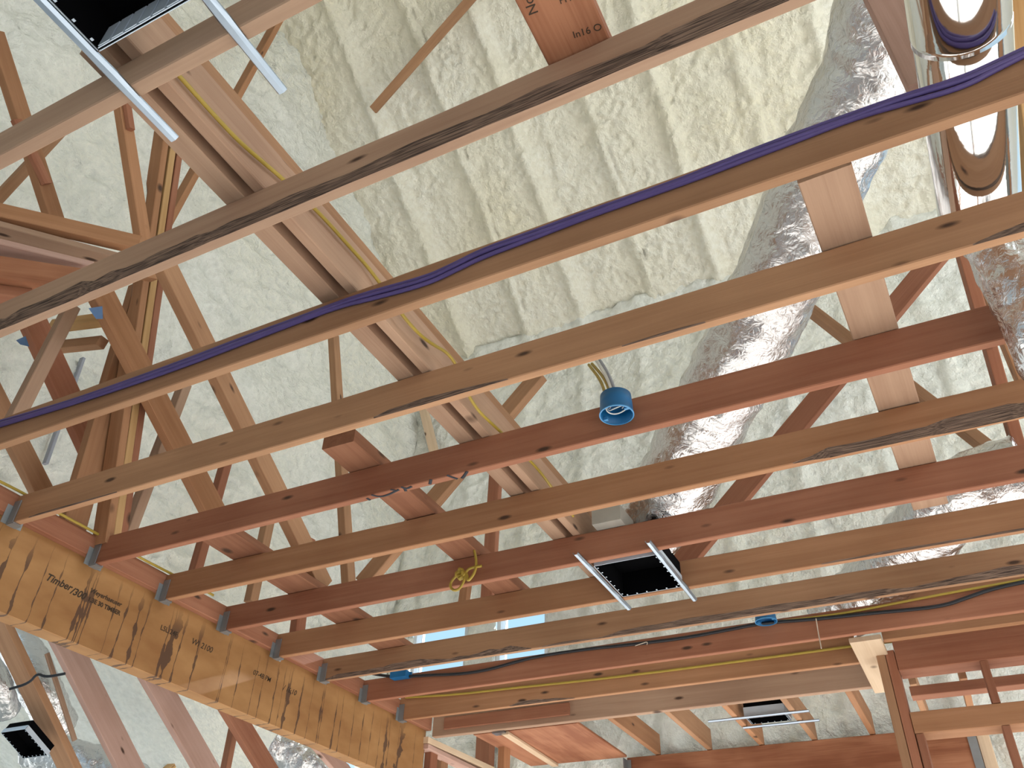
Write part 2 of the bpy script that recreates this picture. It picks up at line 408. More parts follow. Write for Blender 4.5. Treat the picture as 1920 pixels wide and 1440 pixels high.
joist(5, 0.0, XR, W_BRN, 'brown joist with ragged dark bark along its lower right edge, below the round blue box',
      [(0, js(5, 1500, 880, XR), .98, .018, .042), (3, .25, .98, .016, .006)], seed=17)
joist(6, 0.0, XR, W_RED, 'joist crossing behind the hanging knot of yellow cable', seed=6)
joist(7, 0.0, XR, W_BRN, 'joist above the two bright windows, behind the smaller recessed light',
      [(0, js(7, 1530, 1060, XR), .97, .005, .010), (3, .4, .9, .006, .004)], seed=9)
joist(8, 0.0, XR, W_TAN, 'joist with a long dark bark strip crossing between the upper and lower window glimpses',
      [(0, 0.005, js(8, 1000, 1222, XR), .006, .034), (0, js(8, 1010, 1221, XR), js(8, 1120, 1205, XR), .004, .012), (0, js(8, 1130, 1203, XR), .98, .006, .036)], seed=26)
joist(9, 0.0, XR, W_RED, 'reddish joist carrying the black cable along its face', seed=12)
joist(10, 0.0, 2.79, W_BRN, 'joist with a yellow cable along its face, second from the bottom', [(0, js(10, 965, 1322, 2.86), js(10, 1080, 1308, 2.86), .004, .02)], seed=31, JH=.18)
hd = tag(board('ceiling_joist', (0.004, 11 * S16 + .02, .10), (2.87, 11 * S16 + .02, .10), .045, .20, W_GREY, (0, 1, 0), (), 40),
         'lowest joist, wide speckled timber at the end of the ceiling', 'joist', GJ)
tag(board('filler_block', (0.10, 11 * S16 - .012, .072), (at(1068, 1330, 'y', 4.46).x, 11 * S16 - .012, .072), .018, .075, W_RED, (0, 1, 0)),
    'short reddish board nailed to the left end of the lowest joist', 'board')

# joist hangers
def hanger(k, label):
    y = k * S16
    t = .003
    vs, fs = [], []
    for b in [(-.001, .036, y - .007, y - .002, -.004, .095), (-.001, .036, y + JW + .002, y + JW + .007, -.004, .095), (-.001, .042, y - .004, y + JW + .004, -.008, -.002),
              (-.004, -.001, y - .030, y - .002, -.004, .075), (-.004, -.001, y + JW + .002, y + JW + .030, -.004, .075)]:
        n = len(vs); vs += box_verts(*b); fs += [tuple(i + n for i in f) for f in BOXF]
    o = mesh('joist_hanger', vs, fs, HANGER)
    tag(o, label, 'joist hanger', 'steel joist hangers along the ledger')
HL = {3: 'steel hanger at the left frame edge under the tan joist below the purple cables', 4: 'steel hanger holding the joist with the round blue box',
      5: 'steel hanger at the end of the ragged bark joist', 6: 'steel hanger on the joist behind the yellow cable knot',
      7: 'steel hanger on the joist just above the bright windows', 8: 'steel hanger on the far joist with the long bark strip',
      9: 'steel hanger on the joist carrying the black cable', 10: 'steel hanger at the end of the lower joist with the yellow cable'}
for k in range(3, 11): hanger(k, HL[k])
tag(board('ledger_board', (-.0205, -.6, .084), (-.0205, 4.46, .084), .038, .092, W_RED, (1, 0, 0), (), 33),
    'reddish ledger board behind the joist hangers on top of the orange beam', 'board')

# ------------------------------------------------------------------ the big engineered beam
BEAM, _N, _L, _P = new_mat('strand_lumber')
tc = _N.new('ShaderNodeTexCoord')
mp = _N.new('ShaderNodeMapping'); mp.inputs['Scale'].default_value = (1.4, 3, 3); _L.new(tc.outputs['Object'], mp.inputs[0])
n1 = _N.new('ShaderNodeTexNoise'); n1.inputs['Scale'].default_value = 3; n1.inputs['Detail'].default_value = 6; _L.new(mp.outputs[0], n1.inputs[0])
cr = _N.new('ShaderNodeValToRGB'); _L.new(n1.outputs[0], cr.inputs[0])
cr.color_ramp.elements[0].position = .3; cr.color_ramp.elements[0].color = (.26, .115, .034, 1)
cr.color_ramp.elements[1].position = .7; cr.color_ramp.elements[1].color = (.38, .195, .070, 1)
# checks across the veneer
nw = _N.new('ShaderNodeTexNoise'); nw.inputs['Scale'].default_value = 9; nw.inputs['Detail'].default_value = 3; _L.new(tc.outputs['Object'], nw.inputs[0])
wv = _N.new('ShaderNodeVectorMath'); wv.operation = 'MULTIPLY_ADD'; _L.new(nw.outputs['Color'], wv.inputs[0]); wv.inputs[1].default_value = (.022, 0, 0); _L.new(tc.outputs['Object'], wv.inputs[2])
m2 = _N.new('ShaderNodeMapping'); m2.inputs['Scale'].default_value = (8.6, 0, 0.12); _L.new(wv.outputs[0], m2.inputs[0])
vo = _N.new('ShaderNodeTexVoronoi'); vo.feature = 'DISTANCE_TO_EDGE'; vo.inputs['Scale'].default_value = 1; _L.new(m2.outputs[0], vo.inputs[0])
ng = _N.new('ShaderNodeTexNoise'); ng.inputs['Scale'].default_value = 14; ng.inputs['Detail'].default_value = 3; _L.new(tc.outputs['Object'], ng.inputs[0])
ml = _N.new('ShaderNodeMapRange'); _L.new(ng.outputs[0], ml.inputs[0]); ml.inputs['From Min'].default_value = .46; ml.inputs['From Max'].default_value = .78; ml.inputs['To Min'].default_value = 0.008; ml.inputs['To Max'].default_value = .06
lt = _N.new('ShaderNodeMath'); lt.operation = 'LESS_THAN'; _L.new(vo.outputs['Distance'], lt.inputs[0]); _L.new(ml.outputs[0], lt.inputs[1])
sx = _N.new('ShaderNodeSeparateXYZ'); _L.new(tc.outputs['Object'], sx.inputs[0])
zr = _N.new('ShaderNodeMapRange'); _L.new(sx.outputs['Z'], zr.inputs[0]); zr.inputs['From Min'].default_value = -.13; zr.inputs['From Max'].default_value = .0
mu = _N.new('ShaderNodeMath'); mu.operation = 'MULTIPLY'; _L.new(lt.outputs[0], mu.inputs[0]); _L.new(zr.outputs[0], mu.inputs[1])
mu2 = _N.new('ShaderNodeMath'); mu2.operation = 'MULTIPLY'; _L.new(mu.outputs[0], mu2.inputs[0]); mu2.inputs[1].default_value = .82
mx = _N.new('ShaderNodeMix'); mx.data_type = 'RGBA'; _L.new(mu2.outputs[0], mx.inputs['Factor']); _L.new(cr.outputs[0], mx.inputs['A']); mx.inputs['B'].default_value = (.05, .022, .014, 1)
_L.new(mx.outputs['Result'], _P.inputs['Base Color']); _P.inputs['Roughness'].default_value = .7
beam = tag(board('support_beam', (-.087, -.8, -.094), (-.087, 4.46, -.094), .09, .427, BEAM, (1, 0, 0), (), 2),
           'deep orange-brown engineered beam with black mill stamps, under the joist hangers', 'beam')

def stamp(txt, px, py, size, shear=0.0, bold=0.0, parent=beam):
    """mill stamp printed on the +x face of the beam, reading away from the camera"""
    cu = bpy.data.curves.new('stamp', 'FONT'); cu.body = txt; cu.size = size; cu.extrude = .0004; cu.shear = shear; cu.offset = bold
    tmp = bpy.data.objects.new('stamp_tmp', cu); col.objects.link(tmp)
    bpy.context.view_layer.update()
    me = bpy.data.meshes.new_from_object(tmp.evaluated_get(bpy.context.evaluated_depsgraph_get()))
    bpy.data.objects.remove(tmp)
    me.materials.clear(); me.materials.append(STAMP)
    o = bpy.data.objects.new('mill_stamp', me); link(o)
    p = at(px, py, 'x', -.0415)
    o.matrix_world = Matrix.Translation(p) @ Matrix(((0, 0, 1), (1, 0, 0), (0, 1, 0))).to_4x4()
    bpy.context.view_layer.update()
    mw = o.matrix_world.copy(); o.parent = parent; o.matrix_parent_inverse = parent.matrix_world.inverted(); o.matrix_world = mw
    return o
bpy.context.view_layer.update()
stamp('Timber', 84, 1086, .043, .3, .0009)
stamp('/300', 131, 1112, .042, .3, .001)
stamp('Weyerhaeuser', 168, 1110, .029, .15, .0006)
stamp('1.3E 30 TIMBER', 164, 1126, .027, .0, .0009)
stamp('LSL 24F', 300, 1180, .034, 0, .0002)
stamp('WI 2100', 358, 1206, .040, .2, .0002)
stamp('07-48 PM', 474, 1264, .036, .1, .0002)
stamp('/ 16:10', 530, 1293, .040, .3, .0002)
# ------------------------------------------------------------------ boards lying on top of the joists
JT = JH + .001
sb = empty('strongback', (1.9, 1.6, JT), 'long built-up strongback lying across the joist tops with a yellow cable on its side', 'strongback')
def child_board(parent, *a, **k):
    o = board(*a, **k); mw = o.matrix_world.copy()
    bpy.context.view_layer.update()
    o.parent = parent; o.matrix_parent_inverse = parent.matrix_world.inverted(); o.matrix_world = mw
    return o
y0, y1 = -.06, 3.02
child_board(sb, 'left_board', (1.855, y0, JT + .06), (1.845, y1, JT + .06), .062, .12, W_GREY, (1, 0, 0), [(1, 0.1, 1, .02, .012)], seed=4)
child_board(sb, 'right_board', (1.935, y0, JT + .075), (1.925, y1, JT + .075), .034, .15, W_GREY, (1, 0, 0), seed=7)
child_board(sb, 'slot_shade_board', (1.902, y0 + .02, JT + .072), (1.892, y1, JT + .072), .030, .05, W_RED_SHADED, (1, 0, 0), seed=10)  # added inside the slot, darkened to stand in for its shade
child_board(sb, 'top_board', (1.898, y0, JT + .17), (1.888, y1, JT + .17), .038, .14, W_TAN, (1, 0, 0), seed=9)
tag(tube('cable', [at(*p, 'x', 1.962) for p in ((318, 122), (432, 250), (480, 293), (530, 335), (598, 398), (655, 462), (700, 512))] +
         [at(*p, 'x', 1.985) for p in ((760, 600), (800, 640), (852, 668), (882, 757), (935, 806))] + [at(*p, 'x', 1.97) for p in ((960, 830), (1008, 878), (1030, 908), (1075, 968))], .0055, YELLOW),
    'yellow cable running along the side of the strongback', 'cable')

def flat(name, corners, h, mat, label, ends=None, seed=1):
    """board lying flat on the joists: corners = (px,py) of two points of the left and two of the right lower edge"""
    la, lb, ra, rb = [at(*c, 'z', JT) for c in corners]
    p0 = (la + ra) / 2; p1 = (lb + rb) / 2
    w = ((ra - la).length + (rb - lb).length) / 2
    if ends: p0.y, p1.y = ends
    o = board(name, p0 + Vector((0, 0, h / 2)), p1 + Vector((0, 0, h / 2)), w, h, mat, (1, 0, 0), (), seed)
    return tag(o, label, 'board', 'boards lying flat across the joist tops')
flat('flat_board', ((1497, 347), (1690, 870), (1600, 320), (1760, 850)), .072, W_GREY, 'wide pale board lying flat on the joists beside the long foil duct', (.965, 2.78), 3)  # darker wood chosen to stand in for shade from the joists
flat('flat_board', ((604, 842), (752, 975), (662, 829), (808, 960)), .055, W_RED_SHADED, 'reddish flat board on the joists left of the strongback, its sawn end showing', (1.455, 2.95), 6)
flat('flat_board', ((970, 0), (1030, 122), (1107, 0), (1143, 78)), .038, W_PLY, 'dark reddish board with printed stamps lying flat at the top centre', (-.9, .436), 8)
flat('flat_board', ((378, 1016), (420, 1047), (446, 1000), (474, 1036)), .038, W_RED_SHADED, 'brown flat board on the joists above the hangers at the left', (1.7, 3.5), 11)

# knee-wall studs standing over the beam at the left
GS = 'knee-wall studs above the beam'
def stud(a, b, xp, w, h, mat, label, seed, plane='x', wide=(0, 1, 0), cat='stud', group=GS, name='wall_stud', reach=False):
    if plane == 'roof':
        r0, r1 = ray(*a), ray(*b); K = ZW + SL * (YW - CAM[1]) - CAM[2] - xp * 1.3
        p0 = Vector(CAM + K / (r0[2] + SL * r0[1]) * r0); p1 = Vector(CAM + K / (r1[2] + SL * r1[1]) * r1)
    else:
        p0 = at(*a, plane, xp); p1 = at(*b, plane, xp)
    if reach: p0 = p0 + (p0 - p1) * ((XL + .22 - p0.x) / (p0.x - p1.x))
    o = board(name, p0, p1, w, h, mat, wide, (), seed)
    return tag(o, label, cat, group)
stud((263, 545), (128, 1010), -.06, .115, .05, W_BRN, 'wide brown stud standing left of the three-ply post', 51)
stud((346, 722), (236, 1010), -.06, .05, .06, W_GREY, 'stud with a dark seam rising just right of the three-ply post', 52)
stud((425, 862), (362, 1085), -.06, .05, .05, W_RED, 'reddish stud over the beam, third hanger from the left', 53)
stud((506, 962), (470, 1130), -.06, .06, .05, W_TAN, 'stud standing over the fourth hanger from the left', 54)
stud((578, 1010), (556, 1195), -.06, .08, .05, W_RED, 'short reddish stud near the far hangers, left of the windows', 55)
stud((135, 575), (20, 800), -.06, .060, .05, W_GREY, 'leaning grey-brown stud crossing the rafters at the far left', 56)
post = empty('built_up_post', at(228, 880, 'x', .02), 'three-ply post rising from the beam past the dark-edged joist at the left', 'post')
for i, (dx, m) in enumerate(((-15, W_BRN), (0, W_OCH), (15, W_RED))):
    child_board(post, 'ply', at(320 + dx * 1.05, 245, 'x', .02), at(205 + dx * .95, 1022, 'x', .02), .039, .09 if i != 2 else .075, m, (0, 1, 0), [(0, .15, .5, .02, .03)] if i == 0 else (), seed=60 + i)
stud((625, 628), (657, 1150), 2.95, .05, .075, W_TAN, 'upright two-edged stud rising behind the reddish flat board', 57, 'y', (1, 0, 0))
stud((931, 870), (914, 1135), 3.9, .085, .05, W_RED, 'upright reddish stud right of the windows gap, behind the yellow knot', 58, 'y', (1, 0, 0))
stud((876, 1085), (868, 1140), 3.9, .06, .05, W_BRN, 'short upright stud between the two bright windows', 59, 'y', (1, 0, 0))

# sloping rafters of the lower roof at the left
GR = 'sloping rafters at the left'
def rafter(a, b, xp, w, h, mat, label, seed, group=GR):
    return stud(a, b, xp, w, h, mat, label, seed, 'x', (1, 0, 0), 'rafter', group, 'rafter')
rafter((300, 480), (606, 1101), .47, .055, .105, W_TAN, 'pale-edged sloping rafter nearest the strongback at the left', 71)
rafter((163, 503), (405, 970), .13, .05, .13, W_BRN, 'brown sloping rafter passing behind the three-ply post', 72)
rafter((48, 575), (180, 860), -.30, .05, .13, W_RED, 'reddish sloping rafter second from the left, marked with blue', 73)
rafter((-30, 710), (85, 935), -.40, .045, .10, W_TAN, 'sloping rafter at the left edge above the tan joist hanger', 74)
def stamp_below(txt, board_, px, py, size, rot):
    cu = bpy.data.curves.new('stamp', 'FONT'); cu.body = txt; cu.size = size; cu.extrude = .0004
    tmp = bpy.data.objects.new('stamp_tmp', cu); col.objects.link(tmp); bpy.context.view_layer.update()
    me = bpy.data.meshes.new_from_object(tmp.evaluated_get(bpy.context.evaluated_depsgraph_get())); bpy.data.objects.remove(tmp)
    me.materials.clear(); me.materials.append(STAMP)
    o = bpy.data.objects.new('mill_stamp', me); link(o)
    mw = Matrix.Translation(at(px, py, 'z', JT - .0005)) @ Matrix.Rotation(rot, 4, 'Z') @ Matrix.Rotation(math.pi, 4, 'X')
    bpy.context.view_layer.update(); o.parent = board_; o.matrix_parent_inverse = board_.matrix_world.inverted(); o.matrix_world = mw
top_board = [o for o in col.objects if 'printed stamps' in o.get('label', '')][0]
stamp_below('In16 O', top_board, 1076, 72, .022, .12)
stamp_below('No 2', top_board, 1010, 24, .030, -1.5)
stamp_below('HT', top_board, 1050, 8, .022, .12)
tag(mesh('blue_marking', [at(166, 578, 'x', .163), at(192, 574, 'x', .163), at(193, 598, 'x', .163), at(180, 598, 'x', .163)] + [at(166, 578, 'x', .1555), at(192, 574, 'x', .1555), at(193, 598, 'x', .1555), at(180, 598, 'x', .1555)],
         [(0, 1, 2, 3), (7, 6, 5, 4), (0, 4, 5, 1), (1, 5, 6, 2), (2, 6, 7, 3), (3, 7, 4, 0)], PAINT_BLUE), 'right-hand blue scrap caught where two rafters cross at the left', 'scrap', 'blue scraps on the rafters')
tag(mesh('blue_marking', [at(30, 638, 'x', -.267), at(48, 630, 'x', -.267), at(55, 650, 'x', -.267), at(38, 646, 'x', -.267)] + [at(30, 638, 'x', -.2745), at(48, 630, 'x', -.2745), at(55, 650, 'x', -.2745), at(38, 646, 'x', -.2745)],
         [(0, 1, 2, 3), (7, 6, 5, 4), (0, 4, 5, 1), (1, 5, 6, 2), (2, 6, 7, 3), (3, 7, 4, 0)], PAINT_BLUE), 'left-hand blue scrap caught on the rafters at the left edge', 'scrap', 'blue scraps on the rafters')

# upper-left timbers
GU = 'loose framing in the upper left'
def stick(a, b, plane, v, w, h, mat, label, seed, wide=(0, 0, 1), cat='timber', group=GU, name='framing_timber', reach=False):
    return stud(a, b, v, w, h, mat, label, seed, plane, wide, cat, group, name, reach)
stick((-30, 393), (262, 460), 'z', 1.02, .075, .045, W_BRN, 'upper brown horizontal timber at the left, ends at the three-ply post', 81, reach=True)
stick((-30, 424), (225, 492), 'z', .95, .03, .085, W_GREY, 'greyish flat timber directly under the upper brown horizontal timber', 82, reach=True)
stick((-30, 462), (175, 512), 'z', .80, .028, .11, W_PINK, 'thin pinkish horizontal timber below the greyish flat timber', 83, reach=True)
stick((-30, 503), (150, 530), 'z', .70, .11, .05, W_PLY, 'deep dark reddish horizontal timber at the left edge', 84, reach=True)
stick((-30, 548), (60, 560), 'z', .62, .05, .06, W_RED, 'lowest reddish horizontal timber at the left edge', 85, reach=True)
stick((-12, 60), (106, 425), 'x', -.30, .09, .05, W_BRN, 'leaning brown timber at the far upper left', 86, (0, 1, 0))
stick((30, 225), (88, 345), 'x', -.26, .05, .03, W_RED, 'short dark scab board fixed beside the leaning timber', 87, (0, 1, 0))
stick((222, 160), (279, 524), 'x', .15, .07, .05, W_BRN, 'slim leaning timber left of the hanger bar of the large light', 88, (0, 1, 0))
stick((234, 170), (245, 243), 'x', .19, .035, .03, W_RED, 'short dark scab board beside the slim leaning timber', 89, (0, 1, 0))
stick((545, -5), (300, 440), 'y', 1.9, .10, .045, W_BRN, 'brown brace leaning across behind the strongback top', 90, (1, 0, 0))
stick((122, 238), (-25, 395), 'x', -.55, .05, .06, W_TAN, 'thin pale brace at the far left under the upper joist', 91, (0, 1, 0))
stick((700, 206), (960, -90), 'roof', .24, .085, .04, W_TAN, 'thin wooden strip hanging in front of the foam at the top', 92, (1, 0, 0), 'strip')
stick((92, 650), (-30, 665), 'y', 2.6, .05, .08, W_TAN, 'pale crosspiece low at the left edge above the purple cables', 93, (0, 0, 1))
stick((205, 598), (100, 612), 'y', at(198, 598, 'x', .13).y + .12, .06, .05, W_OCH, 'upper ochre crosspiece between the sloping rafters', 94, (0, 0, 1))
stick((192, 642), (100, 652), 'y', at(112, 650, 'x', -.30).y + .12, .055, .05, W_TAN, 'pale crosspiece with a dark tip between the sloping rafters', 95, (0, 0, 1))
stick((36, 708), (-30, 714), 'y', 2.8, .045, .05, W_PINK, 'pinkish stub with a dark tip at the left edge', 96, (0, 0, 1))
stick((155, 672), (85, 870), 'x', XL + .20, .035, .02, CABLE_GREY, 'grey strap hanging in front of the foam at the left', 97, (1, 0, 0), 'strap')
# diagonal members further back
GD = 'diagonal braces behind the joists'
stick((1012, 703), (680, 1096), 'y', 2.50, .085, .05, W_TAN, 'long tan diagonal brace crossing under the strongback end', 101, (1, 0, 0), 'brace', GD, 'diagonal_brace')
stick((1762, 474), (1275, 1062), 'y', 3.05, .105, .04, W_RED, 'long reddish diagonal brace at the right behind the flat pale board', 102, (1, 0, 0), 'brace', GD, 'diagonal_brace')
stick((1505, 570), (1880, 862), 'y', 3.3, .05, .09, W_TAN, 'tan diagonal brace descending to the right behind the flat pale board', 103, (0, 0, 1), 'brace', GD, 'diagonal_brace')
stick((795, 770), (822, 880), 'y', 5.42, .085, .06, W_PALE, 'pale stub of timber standing before the foam left of the strongback', 104, (1, 0, 0), 'stub', GD, 'timber_stub')
# rafters at the right
GQ = 'rafters at the right edge'
rafter((1772, 360), (1912, 850), 3.68, .045, .12, W_RED, 'reddish rafter running down beside the foil duct at the right', 111, GQ)
rafter((1835, 520), (1960, 820), 3.86, .045, .12, W_BRN, 'brown rafter nearest the right edge below the foil duct', 112, GQ)
rafter((1885, -60), (1950, 400), 3.9, .06, .16, W_OCH, 'wide ochre rafter at the right of the polished round duct', 114, GQ)
stick((1640, -45), (1744, 160), 'y', 1.0, .10, .045, W_PINK, 'pinkish brace crossing in front of the top end of the long foil duct', 115, (1, 0, 0), 'brace', GQ, 'diagonal_brace')

# ------------------------------------------------------------------ far end: hallway joists, header, cross beam, framed wall
GH = 'short joists of the hallway ceiling'
hall = [((1233, 1415), 'short hallway joist farthest left, beside the plywood sheet'), ((1323, 1400), 'short hallway joist second from the left, left of the far recessed light'),
        ((1428, 1397), 'short hallway joist just left under the far recessed light'), ((1523, 1382), 'short hallway joist right of the far recessed light'),
        ((1632, 1370), 'short hallway joist next to the framed wall post'), ((1735, 1342), 'hallway joist seen through the framed opening, left one'), ((1822, 1335), 'hallway joist seen through the framed opening, right one')]
hx = [at(*p, 'z', 0).x for p, _ in hall]
for i, (p, lb) in enumerate(hall):
    o = tag(board('hallway_joist', (hx[i], 11 * S16 + .045, .07), (hx[i], 5.43, .07), .036, .138, W_TAN if i % 2 else W_BRN, (1, 0, 0), (), 120 + i), lb, 'joist', GH)
hdr = tag(board('header_beam', (1.03, 5.44, -.165), (at(1822, 1385, 'y', 5.4).x, 5.44, -.165), .07, .325, W_PLY, (0, 1, 0), (), 130), 'deep red-brown plywood-faced header across the hallway end', 'beam')
pe = at(947, 1378, 'z', -.0).x
tag(board('plywood_panel', ((pe + .83) / 2, 4.53, .009), ((pe + .83) / 2, 5.40, .009), 1.23 - pe, .017, W_PLY, (1, 0, 0), (), 131), 'red-brown plywood sheet overhead beyond the lowest joist', 'panel')
b0, b1 = at(950, 1379, 'z', -.02), at(1058, 1447, 'z', -.02)
tag(board('batten', (b0.x, 4.525, -.0105), (b1.x, 5.39, -.0105), .05, .02, W_PALE, (1, 0, 0), (), 132), 'pale batten along the left part of the plywood sheet', 'batten')
tag(boxes('beam_hanger', [(1.026, 1.032, 5.33, 5.40, -.30, -.02), (1.026, 1.060, 5.394, 5.40, -.30, -.02)], HANGER), 'grey steel hanger at the left end of the header', 'hanger')
tag(boxes('corner_clip', [(at(925, 1378, 'y', 4.52).x, at(948, 1378, 'y', 4.52).x, 4.50, 4.56, -.012, -.002)], GALV), 'small bright metal clip under the lowest joist by the plywood sheet', 'clip')
# plates and studs beyond the end of the orange beam
GP = 'top plates beyond the orange beam'
tag(board('top_plate', at(792, 1388, 'x', -.05), at(1000, 1482, 'x', -.05), .09, .04, W_PALE, (1, 0, 0), (), 135), 'upper pale top plate starting at the end of the orange beam', 'plate', GP)
tag(board('top_plate', at(792, 1400, 'x', -.05), at(1000, 1500, 'x', -.05), .09, .03, W_PINK, (1, 0, 0), (), 136), 'lower pinkish top plate starting at the end of the orange beam', 'plate', GP)
def vstud(px, py, y, w, z0, z1, mat, label, cat='stud', group='studs at the far end', d=.09, name='wall_stud'):
    x = at(px, py, 'y', y).x
    return tag(board(name, (x, y + d / 2, z0), (x, y + d / 2, z1), w, d, mat, (1, 0, 0), (), int(px)), label, cat, group)
vstud(801, 1425, 4.52, .05, -2.95, at(801, 1402, 'y', 4.52).z, W_RED, 'dark reddish stud directly beside the sawn end of the orange beam')
vstud(822, 1430, 4.75, .05, -2.95, at(822, 1412, 'y', 4.75).z, W_TAN, 'stud second from the sawn end of the orange beam')
vstud(905, 1392, 5.40, .12, -2.95, .30, W_RED, 'broad reddish stud seen under the lowest joist, left of the plywood sheet')
vstud(940, 1400, 4.85, .05, -2.95, .10, W_BRN, 'narrow stud touching the left side of the plywood sheet')
# framed wall at the lower right
GW = 'framed wall at the lower right'
YF = 3.93
def wbox(name, x0, x1, z0, z1, mat, label, y=YF, d=.14, cat='framing', seed=1, axis='x'):
    if axis == 'x':
        o = board(name, (x0, y + d / 2, (z0 + z1) / 2), (x1, y + d / 2, (z0 + z1) / 2), d, z1 - z0, mat, (0, 1, 0), (), seed)
    else:
        o = board(name, ((x0 + x1) / 2, y + d / 2, z0), ((x0 + x1) / 2, y + d / 2, z1), x1 - x0, d, mat, (1, 0, 0), (), seed)
    return tag(o, label, cat, GW)
wbox('wall_post', 2.885, 2.925, -2.95, -.004, W_TAN, 'tan left ply of the corner post at the lower right', axis='z', seed=141, cat='post', y=YF)
wbox('wall_post', 2.927, 2.970, -2.95, -.004, W_RED, 'reddish right ply of the corner post at the lower right', axis='z', seed=142, cat='post', y=YF + .004)
tag(board('corner_plate', (2.868, 9 * S16 + .05, -.012), (2.868, 4.52, -.012), .145, .022, W_PALE, (1, 0, 0), (), 143), 'pale plate under the joists at the top of the corner post', 'plate', GW)
wbox('wall_header', 2.942, 4.6, -.002, .24, W_BRN, 'upper dark header board of the framed wall at the right', y=3.79, d=.04, seed=144)
wbox('wall_header', 2.972, 4.6, -.107, .055, W_RED, 'lower header board of the framed wall, over the openings', seed=145)
wbox('back_plate', 2.98, 4.6, -.105, -.055, W_RED, 'plate behind the header of the framed wall', y=4.36, d=.09, seed=146)
wbox('cripple_stud', at(1838, 1245, 'y', YF).x, at(1852, 1240, 'y', YF).x, -.300, -.108, W_RED, 'short upper cripple stud dividing the framed opening', axis='z', seed=147)
wbox('wall_rail', 2.972, 4.6, -.398, -.302, W_BRN, 'broad horizontal rail across the framed wall', seed=148)
wbox('cripple_stud', at(1878, 1362, 'y', YF).x, at(1894, 1360, 'y', YF).x, -2.95, -.400, W_RED, 'lower stud under the broad rail at the right edge', axis='z', seed=149)
wbox('cripple_stud', 2.974, 3.008, -2.95, -.400, W_RED, 'lower stud under the broad rail beside the corner post', axis='z', seed=150)
xs_ = at(1846, 1390, 'y', 5.35).x
tag(board('pale_post', (xs_, 5.47, -2.95), (xs_, 5.47, .0), .07, .09, W_PALE, (1, 0, 0), (), 151), 'pale post at the right end of the red-brown header', 'post')
tag(boxes('header_hanger', [(xs_ - .085, xs_ - .037, 5.395, 5.403, -.34, -.01)], HANGER), 'grey steel plate at the right end of the red-brown header', 'hanger')

# ------------------------------------------------------------------ left bay beyond the beam
GL = 'sloping rafters of the bay under the beam'
rafter((-10, 1150), (145, 1470), -2.15, .16, .05, W_TAN, 'broad tan rafter at the bottom left corner', 161, GL)
rafter((95, 1150), (268, 1490), -1.84, .05, .17, W_PINK, 'pinkish sloping rafter second from the bottom left', 162, GL)
rafter((240, 1190), (420, 1500), -1.40, .05, .16, W_PINK, 'pinkish sloping rafter third from the bottom left', 163, GL)
rafter((395, 1270), (530, 1490), -.97, .05, .13, W_RED, 'reddish sloping rafter at the bottom beside the upright stud', 164, GL)
rafter((585, 1380), (690, 1500), -.55, .04, .10, W_PINK, 'small sloping rafter at the bottom next to the foil duct', 165, GL)
stud((447, 1320), (415, 1480), 4.3, .06, .05, W_RED, 'upright reddish stud under the orange beam', 166, 'y', (1, 0, 0), 'stud', GL)
stud((402, 1372), (310, 1445), 5.0, .05, .05, W_OCH, 'small ochre brace low behind the pinkish rafters', 167, 'y', (0, 0, 1), 'brace', GL, 'diagonal_brace')
stud((88, 1225), (140, 1388), -2.02, .02, .03, W_GREY, 'thin grey strip along the edge of the broad tan rafter', 168, 'x', (1, 0, 0), 'strip', GL, 'wood_strip')

# ------------------------------------------------------------------ ducts
def flex_duct(name, pts, r, mat, label, ribs=.035, amp=.008, crinkle=.012, seed=1, sides=40, close_ends=True):
    P = [Vector(p) for p in pts]
    # dense Catmull-Rom path
    Q = []
    E = [P[0] * 2 - P[1]] + P + [P[-1] * 2 - P[-2]]
    for i in range(1, len(E) - 2):
        a, b, c, d = E[i - 1:i + 3]
        n = max(4, int((c - b).length / (ribs / 5 if ribs else .03)))
        for j in range(n):
            t = j / n
            Q.append(.5 * ((2 * b) + (c - a) * t + (2 * a - 5 * b + 4 * c - d) * t * t + (3 * b - a - 3 * c + d) * t ** 3))
    Q.append(P[-1])
    vs, fs = [], []; s = 0; up = Vector((0, .1, 1))
    for i, p in enumerate(Q):
        t = (Q[min(i + 1, len(Q) - 1)] - Q[max(i - 1, 0)]).normalized()
        up = (up - t * up.dot(t)).normalized(); b = t.cross(up)
        if i: s += (p - Q[i - 1]).length
        for k in range(sides):
            th = 2 * math.pi * k / sides
            rr = r
            if ribs: rr += amp * math.sin(2 * math.pi * s / ribs)
            if crinkle: rr += crinkle * (mnoise.noise((s * 14, math.cos(th) * 3 + seed, math.sin(th) * 3)) + .8 * mnoise.noise((s * 5, math.cos(th) * 1.4 + seed, math.sin(th) * 1.4)))
            vs.append(p + (up * math.cos(th) + b * math.sin(th)) * rr)
    for i in range(len(Q) - 1):
        for k in range(sides):
            k2 = (k + 1) % sides
            fs.append((i * sides + k, i * sides + k2, (i + 1) * sides + k2, (i + 1) * sides + k))
    fs.append(tuple(range(sides - 1, -1, -1))); fs.append(tuple((len(Q) - 1) * sides + k for k in range(sides)))
    o = mesh(name, vs, fs, mat, None, True)
    return tag(o, label, 'duct')
def pt(px, py, t):
    return Vector(CAM + t * ray(px, py))
flex_duct('flexible_duct', [pt(1672, -10, 2.62), pt(1632, 140, 2.75), pt(1540, 330, 2.92), pt(1480, 480, 3.05), pt(1418, 610, 3.2), pt(1330, 780, 3.42), pt(1250, 940, 3.66), pt(1222, 985, 3.74)], .163, FOIL,
          'long crinkled foil duct sloping down left of the pale flat board', .05, .0006, .013, 3)
